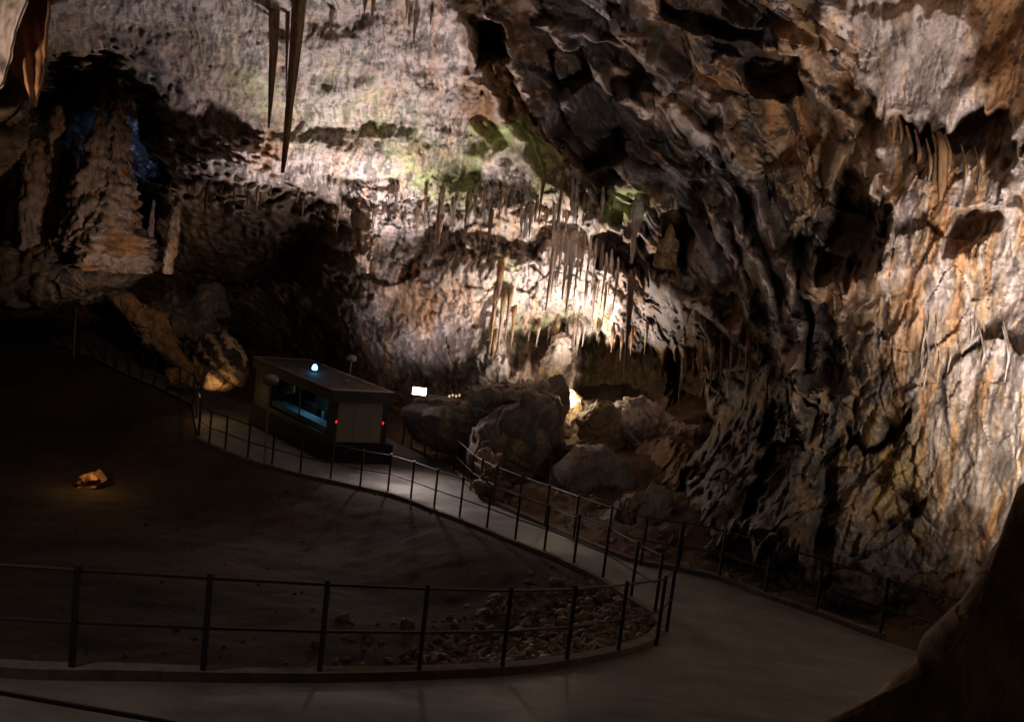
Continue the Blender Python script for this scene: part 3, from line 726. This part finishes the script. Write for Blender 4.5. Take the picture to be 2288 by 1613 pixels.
rock([(895,915),(960,884),(1020,885),(1100,858),(1180,840),(1235,834),(1252,850),(1258,900),(1250,960),(1262,1000),(1230,1070),(1190,1112),(1120,1110),(1060,1075),(1000,1022),(925,985)], 31.8, 1.2, .9, 'dark', label='biggest dark boulder, its back lit by the hidden alcove lamp', seed=1, nu=240, nv=150, amp=.13, freq=.8)
rock([(1060,960),(1110,915),(1190,885),(1240,900),(1262,1000),(1240,1070),(1195,1118),(1130,1115),(1085,1075),(1055,1020)], 29.8, .7, 1.9, 'dark', label='steep dark boulder standing in front of the biggest one, left of the bright gap', seed=41, nu=180, nv=120, amp=.12, freq=.9)
rock([(1306,980),(1304,935),(1335,897),(1365,903),(1400,950),(1412,1010),(1380,1040),(1300,1030),(1268,995)], 31.5, .8, .7, 'brown', label='brown pointed boulder just right of the glaring lamp gap', seed=2, amp=.1)
rock([(1235,1040),(1285,993),(1350,990),(1400,1030),(1428,1090),(1412,1150),(1300,1165),(1220,1130)], 28.4, .9, 1.0, 'grey', label='rounded smooth grey boulder at the foot of the boulder pile', seed=3, amp=.05, flat=.6)
rock([(1375,895),(1440,885),(1490,920),(1545,950),(1562,1000),(1545,1070),(1490,1110),(1430,1080),(1390,1010),(1358,925)], 32.0, 1.1, 1.0, 'half', label='flowstone boulder with its lit top painted paler, below the dark alcove', seed=4, nu=180, nv=120, amp=.09)
rock([(1062,1075),(1080,1030),(1120,1020),(1140,1085),(1100,1112)], 28.0, .5, .6, 'brown', label='small tan boulder under the biggest dark boulder', seed=5)
rock([(1330,1180),(1400,1115),(1475,1120),(1510,1190),(1440,1250),(1340,1230)], 24.8, .7, .8, 'grey', label='angular grey boulder behind the railing at the buttress foot', seed=6)
rock([(1880,1290),(1960,1260),(2060,1280),(2110,1350),(2080,1450),(1960,1430)], 18.6, .5, .6, 'grey', label='angular grey boulder behind the railing next to the near rock', seed=16, amp=.14, freq=2)
rock([(1600,1230),(1680,1200),(1760,1240),(1760,1330),(1640,1310)], 21.6, .5, .7, 'dark', label='dark low boulder behind the railing, right of the path junction', seed=17, amp=.14, freq=2)
rock([(212,640),(250,630),(300,662),(350,700),(400,770),(445,835),(425,848),(370,808),(310,745),(250,680)], 37.0, .5, .5, 'orange', label='long slanting rock rib left of the striped boulder', seed=7, amp=.12)
rock([(442,800),(465,752),(510,748),(545,785),(557,830),(542,862),(500,874),(452,866)], 34.8, .9, .8, 'stripe', label='striped banded boulder glowing orange beside the path', seed=8, amp=.07, nu=160, nv=100)
rock([(345,690),(400,640),(475,650),(490,720),(455,800),(380,780)], 38.2, .9, .9, 'dark', label='dark jagged boulder above the slanting rock rib', seed=9)
rock([(370,830),(430,812),(450,850),(440,872),(390,860)], 36.4, .3, .3, 'orange', label='small orange lit rock between the rib and the striped boulder', seed=19, amp=.06)
rock([(-160,545),(60,515),(130,525),(330,535),(358,560),(330,600),(262,642),(225,650),(100,690),(-160,720)], 35.4, 1.9, 3.5, 'dark', name='rock_ledge', label='broad dark rock ledge carrying the stalagmites', cat='rock ledge', seed=10, amp=.16, freq=.8, nu=240, nv=140)
rock([(2650,700),(2330,1040),(2272,1092),(2262,1170),(2208,1240),(2150,1350),(2095,1412),(2048,1465),(1962,1542),(1915,1585),(1850,1612),(1775,1640),(1720,1720),(1700,1900),(1750,2200),(2900,2200),(3000,1000)], 5.6, .12, 1.8, 'soil', name='near_rock', label='large blurred brown rock in the bottom right corner', cat='rock', seed=11, amp=.016, freq=2.2, nu=420, nv=160, strat=(.55, .1, -.8), flat=.5)
GP = G(192, 1075, -.9)
rock([(152,1092),(168,1062),(212,1050),(230,1072),(190,1092)], float(GP @ fwd), .35, .35, 'orange', name='rock', label='small orange lit rock out in the dark pit', cat='rock', seed=12, amp=.06)
lamp('pit_lamp_light', 'POINT', P(203, 1040, float(GP @ fwd) - .55), None, 14, (1.0, .52, .18), .03)

rock([(1250,870),(1276,862),(1300,890),(1298,950),(1280,985),(1256,965)], 33.2, .3, .6, 'white', label='dazzling overlit pale rock in the gap between the dark boulders', seed=31, amp=.08)
# ------------------------------------------------------------------ stalactites and stalagmites
def drip(name, pts, radii, kind, label, cat, group=None, n=14, flute=.18, seed=0, terr=0.0, dens=4):
    """pts: xyz along the axis; a fluted, lumpy, tapering body"""
    pts = densify([np.asarray(p, float) for p in pts], dens); m2 = len(pts)
    rr = np.interp(np.linspace(0, 1, m2), np.linspace(0, 1, len(radii)), radii)
    th = np.linspace(0, 2 * math.pi, n, endpoint=False)
    out = []
    for i, p in enumerate(pts):
        fl = 1 + flute * np.sin(th * 5 + seed) * .5 + flute * np.sin(th * 3 + seed * 2.1) * .5
        out.append(np.stack([p[0] + rr[i] * fl * np.cos(th), p[1] + rr[i] * fl * np.sin(th), np.full(n, p[2])], -1))
    V_ = np.concatenate(out); ax = np.repeat(np.array(pts), n, 0)
    nr = V_ - ax; rl = np.linalg.norm(nr, axis=1)[:, None] + 1e-6; nr = nr / rl
    nz = fbm(V_ * np.array([3.5, 3.5, 2.2]) / max(.3, max(radii) * 2), 3, .6, seed)
    amp = np.repeat(rr, n)
    dd = amp * (.28 if max(radii) < .35 or terr else .5) * nz + amp * .25 * pn(V_ * np.array([6, 6, 2.5]) + seed)
    if terr:
        tz = V_[:, 2] * 1.9 + 1.1 * pn(V_ * 1.1 + seed) + .35 * pn(V_ * 3.1 + seed); fr = tz % 1
        dd += amp * terr * (.75 * (1 - fr) ** .7 - .4) * (.6 + .8 * np.abs(pn(V_ * 1.5 + 9 + seed)))
        c1, c2, ck = cells(V_ * np.array([2.6, 2.6, 3.4]), seed); dd += amp * .22 * (sst(0, .22, c2 - c1) + ck - 1.2)
    V_ = V_ + nr * dd[:, None]
    me = mesh_np(name, V_, grid_quads(n, m2, True), rockcol(V_, kind, seed))
    o_ = link(name, me, M_ROCKF); props(o_, label, cat, group); return o_
cnt = [0]
def hang(top, tip, wpx, kind='white', label='slim pale stalactite in the fringe above the lit wall', group='stalactites of the central fringe', dd=.35, d=None, mid=None, n=12):
    cnt[0] += 1; L_ = tip[1] - top[1]
    if d is None: d = min(wd_at(*top), wd_at((top[0] + tip[0]) / 2, (top[1] + tip[1]) / 2) + .3) - dd
    A = P(*top, d); B_ = P(*tip, d); B_ = np.array([B_[0], (A[1] + B_[1]) / 2, B_[2]])
    w = wpx / FPX * d / 2 * (.8 if L_ < 200 else 1); Mid = A * .5 + B_ * .5 + np.array([random.uniform(-.15, .15) * w, 0, 0])
    if mid: Mid = P(*mid, d)
    A2 = A + np.array([0, .45, .3]) * min(1, d / 20)
    return drip('stalactite', [A2 + np.array([0, 0, .15]), A, Mid, B_], [w * .5, w * 1.1, w * random.uniform(.5, .75), w * random.uniform(.08, .25)], kind, label, 'stalactite', group, n=n, seed=cnt[0] * 1.7)
hang((688, -200), (622, 385), 40, 'pale', 'longest stalactite hanging from the ceiling top left of centre', None, d=23.2, mid=(654, 170), n=40)
hang((626, -200), (592, 285), 30, 'pale', 'second longest ceiling stalactite, just left of the longest one', None, d=23.4, mid=(611, 110), n=40)
for t_, b_, w_ in (((652, -200), (632, 215), 16), ((608, -200), (600, 180), 18)):
    hang(t_, b_, w_, 'brown', 'thin ragged stalactite squeezed between the two longest ones', 'ragged stalactites of the long cluster', d=23.5, n=20)
hang((238, 110), (221, 262), 44, 'brown', 'forked stalactite pointing down at the tall stalagmite', None, d=31.8, n=20)
hang((268, 120), (226, 225), 22, 'brown', 'thin slanting stalactite beside the forked one over the stalagmite', None, d=31.8)
hang((1410, 640), (1397, 838), 18, 'brown', 'long thin stalactite in front of the dark alcove', None, d=30.0)
hang((1524, 838), (1516, 902), 9, 'white', 'tiny lone stalactite inside the black gap of the alcove', None, d=29.5)
hang((1425, 470), (1412, 590), 34, 'white', 'broad pale stalactite under the green patch', None)
hang((2108, 345), (2100, 640), 20, 'orange', 'longest orange stalactite rib on the right wall', None, dd=.15)
def row(specs, kind, label, group, dd=.3):
    for x, y, L, w in specs: hang((x, y), (x - L * .115 + random.uniform(-2, 2), y + L), w, kind, label, group, dd)
rs = random.Random(5)
def scatter(x0, x1, step, yf, y1, y2, l0, l1, w0, w1, keep=.8):
    out = []; x = x0
    while x < x1:
        x += rs.expovariate(1 / step)
        if rs.random() > keep: x += step * 1.5
        t = rs.random() ** 2.2
        out.append((x, yf(x) + rs.uniform(y1, y2), l0 + (l1 - l0) * t, w0 + (w1 - w0) * min(1, t * .7 + rs.random() * .5)))
    return out
row(scatter(830, 1325, 7, lambda x: 478 - (18 if x < 900 else 0), -50, 18, 14, 66, 5, 14), 'white', 'slim pale stalactite in the fringe above the lit wall', 'stalactites of the central fringe', .12)
row([(985, 450, 110, 14), (1045, 450, 80, 10), (1098, 480, 100, 13), (1215, 400, 100, 12), (1255, 420, 80, 9)], 'orange', 'long brownish stalactite hanging among the pale central fringe', 'long brownish fringe stalactites', .4)
row(scatter(380, 810, 16, lambda x: np.interp(x, [350, 560, 800], [418, 440, 470]), -30, 10, 14, 75, 4, 12), 'brown', 'thin brown stalactite on the edge of the dark left recess', 'stalactites over the dark recess', .1)
row([(1238, 545, 150, 15), (1247, 535, 120, 12), (1258, 530, 105, 11), (1270, 540, 130, 17), (1283, 535, 165, 26), (1296, 545, 120, 11), (1305, 540, 90, 13), (1318, 560, 80, 9), (1331, 565, 100, 9), (1345, 575, 110, 11), (1354, 600, 90, 9), (1366, 590, 70, 12), (1380, 610, 90, 9), (1310, 650, 70, 9), (1330, 640, 80, 10), (1353, 660, 70, 8)],
    'white', 'thick column-like stalactite in the cluster right of the bright wall', 'clustered column stalactites', .35)
row([(1118, 600, 90, 20), (1110, 640, 150, 15), (1128, 660, 140, 17), (1142, 650, 110, 14), (1150, 690, 90, 12), (1100, 720, 90, 14), (1105, 760, 60, 16)],
    'orange', 'orange tinted stalactite ribbon hugging the brightest wall', 'orange ribbons on the lit wall', .2)
row(scatter(1125, 1300, 9, lambda x: 738, -14, 12, 20, 80, 6, 17), 'white', 'short pale stalactite along the shelf above the lamp gap', 'stalactites of the lower shelf', .2)
row(scatter(1300, 1420, 12, lambda x: 745, -14, 14, 24, 95, 5, 13), 'orange', 'thin orange stalactite at the mouth of the dark alcove', 'stalactites at the alcove mouth', .2)
row(scatter(1550, 1690, 8, lambda x: 795, -16, 20, 20, 130, 4, 15), 'orange', 'slender orange stalactite in the row right of the alcove', 'stalactites right of the alcove', .1)
row([(2095, 350, 210, 12), (2122, 350, 160, 12), (2080, 360, 110, 10), (2055, 340, 60, 12), (2035, 330, 60, 12), (2160, 375, 70, 8), (2190, 380, 60, 7), (2015, 300, 90, 10), (1998, 290, 110, 8)],
    'orange', 'thin orange rib hanging on the pale right wall', 'orange ribs of the right wall', .04)
row(scatter(2050, 2290, 16, lambda x: 750, -50, 60, 40, 120, 4, 10), 'white', 'pale drip rib on the lower part of the right wall', 'pale ribs of the right wall', .02)
row(scatter(720, 960, 34, lambda x: 10, -20, 30, 25, 70, 8, 16), 'white', 'pale stubby stalactite at the very top of the picture', 'stubby ceiling stalactites', .05)

def mound(prof, d, kind, label, name='stalagmite', seed=0, terr=.5, n=40, group=None, depth=1.0):
    """prof: (x centre, y, width) in photo pixels from the top down"""
    pts = []; rad = []
    base = P(prof[-1][0], prof[-1][1], d)
    for x, y, w in prof:
        q = P(x, y, d); q = q * (base[1] / q[1]) if depth else q
        pts.append(q); rad.append(w / FPX * d / 2)
    return drip(name, pts, rad, kind, label, 'stalagmite', group, n=n, flute=.08, seed=seed, terr=terr, dens=9)
mound([(262,222,4),(262,228,22),(263,262,34),(266,300,46),(262,350,56),(256,400,74),(250,440,96),(243,480,120),(236,520,160),(232,556,178),(230,600,170)], 34.2, 'dull', 'tallest terraced stalagmite with layered orange rims on the left ledge', seed=21, terr=.34, n=72)
mound([(223,252,3),(222,262,16),(220,300,34),(215,350,52),(205,400,70),(195,460,84),(190,540,100)], 33.7, 'dull', 'narrow pointed stalagmite fused to the left flank of the tallest one', seed=22, terr=.3, n=56)
mound([(131,234,4),(131,242,18),(128,270,34),(124,300,36),(120,350,30),(114,430,34),(110,545,40)], 34.6, 'dull', 'slim spindle shaped stalagmite left of the tallest one', seed=23, terr=.25)
mound([(84,308,4),(82,316,26),(80,350,42),(76,400,48),(72,470,54),(68,560,60)], 34.3, 'dull', 'rounded grey finger shaped stalagmite, leftmost on the ledge', seed=24, terr=.08)
mound([(168,300,3),(168,310,10),(165,360,20),(160,430,24),(155,520,30)], 35.2, 'dull', 'slender low column between the spindle and the tallest stalagmite', seed=33, terr=.2)
mound([(40,370,4),(40,380,16),(37,430,26),(33,500,32),(30,560,36)], 34.9, 'dull', 'short blunt stalagmite at the left edge beside the finger shaped one', seed=34, terr=.2)
mound([(397,458,3),(396,466,14),(391,500,20),(386,540,22),(379,575,24),(374,612,20)], 33.0, 'dull', 'leaning finger of stalagmite right of the ledge', seed=25, terr=.3)
mound([(344,446,2),(343,460,7),(340,490,10),(337,530,12)], 34.0, 'grey', 'thin needle stalagmite between the tall and the leaning one', seed=26, terr=.2)
mound([(806,388,4),(805,398,14),(805,430,24),(806,470,34),(808,520,40),(812,570,40),(816,610,12)], wd_at(812, 470) + .1, 'brown', 'pale ringed stalagmite cone in front of the central wall', seed=27, terr=.35)
mound([(1258,742,6),(1256,752,30),(1250,780,46),(1240,810,54),(1232,835,50),(1236,870,44)], wd_at(1240, 800) - .35, 'white', 'bulbous white stalagmite on the shelf above the lamp gap', seed=28, terr=.3)
mound([(1500,500,6),(1497,520,20),(1493,545,36),(1488,570,46),(1486,600,50)], wd_at(1490, 560) - .2, 'orange', 'orange stalagmite in the niche right of the green patch', seed=29, terr=.3)

# ------------------------------------------------------------------ near drapery, top left
M_DRAPE = rock_material('drapery_calcite', .01, .55, 18, .15)
def drapery(name, top, bot, d, col, label, seed, pleat=.05, fr=9):
    xs = np.linspace(0, 1, 90); zs = np.linspace(0, 1, 60)
    U_, T_ = np.meshgrid(xs, zs); U_ = U_.ravel(); T_ = T_.ravel()
    tp = np.array(top, float); bt = np.array(bot, float)
    ti = np.linspace(0, 1, len(tp)); bi = np.linspace(0, 1, len(bt))
    x = np.interp(U_, ti, tp[:, 0]) * (1 - T_) + np.interp(U_, bi, bt[:, 0]) * T_
    y = np.interp(U_, ti, tp[:, 1]) * (1 - T_) + np.interp(U_, bi, bt[:, 1]) * T_
    dep = d + pleat * np.sin(U_ * fr + seed) + pleat * .4 * np.sin(U_ * fr * 2.7 + seed) + .5 * (1 - T_) ** 2
    F_ = fwd[None] * dep[:, None] + RT[None] * ((x - W0 / 2) / FPX * dep)[:, None] - UP[None] * ((y - H0 / 2) / FPX * dep)[:, None]
    F_ = F_ + fwd[None] * (.03 * fbm(F_ * 4, 3, .6, seed))[:, None]
    Bk = F_ + fwd[None] * .05; n_ = len(F_)
    q1 = grid_quads(90, 60); q2 = grid_quads(90, 60)[:, ::-1] + n_
    rim = list(range(90)) + [89 + 90 * k for k in range(1, 60)] + [59 * 90 + k for k in range(88, -1, -1)] + [90 * k for k in range(58, 0, -1)]
    q3 = np.array([(rim[k], rim[(k + 1) % len(rim)], rim[(k + 1) % len(rim)] + n_, rim[k] + n_) for k in range(len(rim))])
    V_ = np.concatenate([F_, Bk]); w = fbm(V_ * np.array([6, 6, 1.]), 3, .6, seed)
    c = np.clip(np.tile(col, (len(V_), 1)) * (1 + .4 * w)[:, None], .02, .8)
    me = mesh_np(name, V_, np.concatenate([q1, q2, q3]), c); o_ = link(name, me, M_DRAPE); props(o_, label, 'drapery'); return o_
drapery('drapery', [(-60, -120), (20, -120), (70, -120), (120, -120)], [(24, 160), (32, 168), (52, 185), (76, 240), (88, 200), (98, 110), (110, -10)], 9.0, np.array([.5, .25, .12]), 'orange stone curtain with a pointed tip in the top left corner', 1.0)
drapery('drapery', [(-260, -120), (-100, -120), (0, -120), (75, -120)], [(-260, 260), (-60, 240), (2, 190), (14, 150), (22, 120), (34, 70), (56, 0)], 8.7, np.array([.6, .47, .4]), 'pale pink stone curtain on the extreme top left edge', 4.0, .04, 7)
rock([(-300, 100), (-100, 130), (0, 150), (30, 160), (60, 180), (76, 205), (45, 238), (0, 280), (-120, 420), (-300, 480)], 9.6, .2, .6, 'brown', name='rock', label='dark brown rock rim below the stone curtains at the left edge', cat='rock', seed=14, amp=.05, freq=3)

# ------------------------------------------------------------------ lamp posts and floodlights
M_POLE = principled('lamp_pole_paint', (.17, .155, .14), .5, .2)
M_SHADE = principled('lamp_shade_opal', (.13, .11, .09), .5)
def lamp_post(base, head, wpx, label):
    B_ = np.array(base); d = float(B_ @ fwd); v = P(*head, 1.0); s1 = np.hypot(B_[0], B_[1]) / np.hypot(v[0], v[1]); top = v * s1
    r = wpx / FPX * d / 2; o_ = empty('lamp_post', B_); props(o_, label, 'lamp post')
    m_ = MB(); m_.tube([B_ + np.array([0, 0, -.05]), np.array([B_[0], B_[1], top[2] - r * .3])], .028, 8); m_.build('pole', M_POLE, o_)
    m_ = MB(); hc = np.array([B_[0], B_[1], top[2]])
    a = np.linspace(-.55, 1, 9); m_.tube([hc + np.array([0, 0, r * .8 * q]) for q in a], [max(.01, r * math.sqrt(max(0, 1 - (q if q > 0 else q * .9) ** 2))) for q in a], 20)
    m_.build('lamp_shade', M_SHADE, o_, True)
    m_ = MB(); m_.tube([hc + np.array([0, 0, -r * .62]), hc + np.array([0, 0, -r * .44])], r * .5, 14); m_.build('socket', M_METAL, o_)
    return o_
lamp_post(G(588, 1052, -.1), (605, 850), 36, 'thin lamp post with round opal head in front of the kiosk window')
lamp_post(G(164, 800, -.1), (170, 672), 22, 'farthest lamp post, on the left path before the black cave mouth')
lamp_post(G(768, 985, 0), (782, 801), 24, 'lamp post behind the kiosk, only its round head above the roof')
def floodlight(px, py, d, w, h, label, es, tilt=(0, -.5, .5)):
    c_ = P(px, py, d); n_ = np.array(tilt, float); n_ /= np.linalg.norm(n_); a = np.cross([0, 0, 1.], n_); a /= np.linalg.norm(a); b = np.cross(n_, a)
    o_ = empty('floodlight', c_ - np.array([0, 0, h])); props(o_, label, 'floodlight')
    m_ = MB(); m_.box(c_ - n_ * .08, a * (w / 2 + .03), b * (h / 2 + .03), n_ * .06); m_.build('housing', M_METAL, o_, bevel=.01)
    m_ = MB(); m_.box(c_ - n_ * .012, a * w / 2, b * h / 2, n_ * .006); m_.build('glass', principled('floodlight_glass', (.9, .9, .9), .3, emit=(1, .9, .85), es=es), o_, bevel=.004)
    m_ = MB(); m_.tube([c_ - a * (w / 2 + .05), c_ - a * (w / 2 + .05) - np.array([0, 0, h + .1]), c_ + a * (w / 2 + .05) - np.array([0, 0, h + .1]), c_ + a * (w / 2 + .05)], .015, 6); m_.build('bracket', M_METAL, o_)
    return o_
floodlight(937, 874, 31.1, .4, .22, 'glaring white floodlight at the left end of the biggest dark boulder', 14, (0, -.9, .35))
fl = empty('glow_dots', P(1015, 886, 31.3)); props(fl, 'short row of tiny glowing dots on the boulder crest right of the floodlight', 'light strip')
for k in range(4):
    q = P(1004 + k * 7.5, 885 - (k % 2) * 2, 31.3); m_ = MB(); m_.tube([q + np.array([0, 0, -.03]), q + np.array([0, 0, .03])], .028, 10); m_.build('bulb', principled('small_glow_dot', (.9, .7, .5), .4, emit=(1, .72, .45), es=.7), fl)  # tiny emissive dots along the crest
m_ = MB(); m_.tube([P(998, 890, 31.3), P(1034, 889, 31.3)], .025, 6); m_.build('dots_bar', M_METAL, fl)

# ------------------------------------------------------------------ rubble on the slopes: too many stones to count
def rubble(name, n, region, smin, smax, seed, kinds, up=0.0):
    r_ = np.random.RandomState(seed); bm0 = bmesh.new(); bmesh.ops.create_icosphere(bm0, subdivisions=(2 if smax > .15 else 1), radius=1)
    tv = np.array([v.co[:] for v in bm0.verts]); tf = np.array([[v.index for v in f.verts] for f in bm0.faces]); bm0.free()
    VV = []; FF = []; CC = []; k = 0
    gz = ZZ.reshape(len(gy), len(gx))
    while k < n:
        x, y = region(r_)
        if x is None: continue
        i = np.searchsorted(gx, x) - 1; j = np.searchsorted(gy, y) - 1; z = gz[j, i]
        s = smin + (smax - smin) * r_.rand() ** 2.5
        A = r_.normal(size=(3, 3)); A, _ = np.linalg.qr(A); sc_ = s * np.array([1, .8, .6]) * r_.uniform(.7, 1.3, 3)
        nn = pn(tv * 1.3 + r_.rand(3) * 50); q = (tv * (1 + .6 * nn)[:, None] * sc_) @ A.T + np.array([x, y, z + s * .02 + up])
        VV.append(q); FF.append(tf + k * len(tv)); base = kinds[r_.randint(len(kinds))]
        CC.append(np.tile(base * r_.uniform(.5, 1.2), (len(tv), 1))); k += 1
    me = mesh_np(name, np.concatenate(VV), np.concatenate(FF), np.clip(np.concatenate(CC), .01, .8), smooth=False)
    o_ = link(name, me, M_ROCKF); props(o_, kind='stuff'); return o_
pit2 = [np.array(q) for q in pit_poly]
def near_tip(r_):
    t = r_.rand(); a = np.array([2.55, 15.3]); x = a[0] - abs(r_.normal()) * 1.6; y = a[1] + r_.normal() * 1.4
    if sdpoly(np.array([x]), np.array([y]), pit2)[0] < -.12: return x, y
    return None, None
def near_rim(r_):
    x = r_.uniform(-6, 2); y = r_.uniform(8, 15)
    sd_ = sdpoly(np.array([x]), np.array([y]), pit2)[0]
    if sd_ < -.15 and r_.rand() < math.exp(sd_ * .8): return x, y
    return None, None
o_ = rubble('rubble', 1900, near_tip, .03, .16, 3, [OCHRE * .5, TAN * .33, BROWN * .8, BROWN * .5]); props(o_, 'heap of orange brown rubble stones filling the bend of the footpath', 'rubble')
o_ = rubble('rubble', 700, near_rim, .02, .10, 4, [OCHRE * .7, BROWN, GREY * .6]); props(o_, 'scattered brown stones behind the near railing', 'rubble')
def pit_all(r_):
    x = r_.uniform(-16, 2); y = r_.uniform(9, 30)
    if sdpoly(np.array([x]), np.array([y]), pit2)[0] < -.2: return x, y
    return None, None
o_ = rubble('gravel', 500, pit_all, .01, .06, 6, [SOIL * .4, SOIL * .5]); props(o_, 'dark grit and small stones on the pit floor', 'gravel')
def far_side(r_):
    i = r_.randint(len(OUT_FAR) - 1); a, b = g2(OUT_FAR)[i:i + 2]; t = r_.rand(); q = a * (1 - t) + b * t + np.array([.9, .45]) * r_.uniform(.25, 2.2)
    return q[0], q[1]
o_ = rubble('rubble', 350, far_side, .03, .16, 5, [BROWN, GREY * .7, BROWN * 1.3]); props(o_, 'brown broken stones between the outer railing and the boulders', 'rubble')
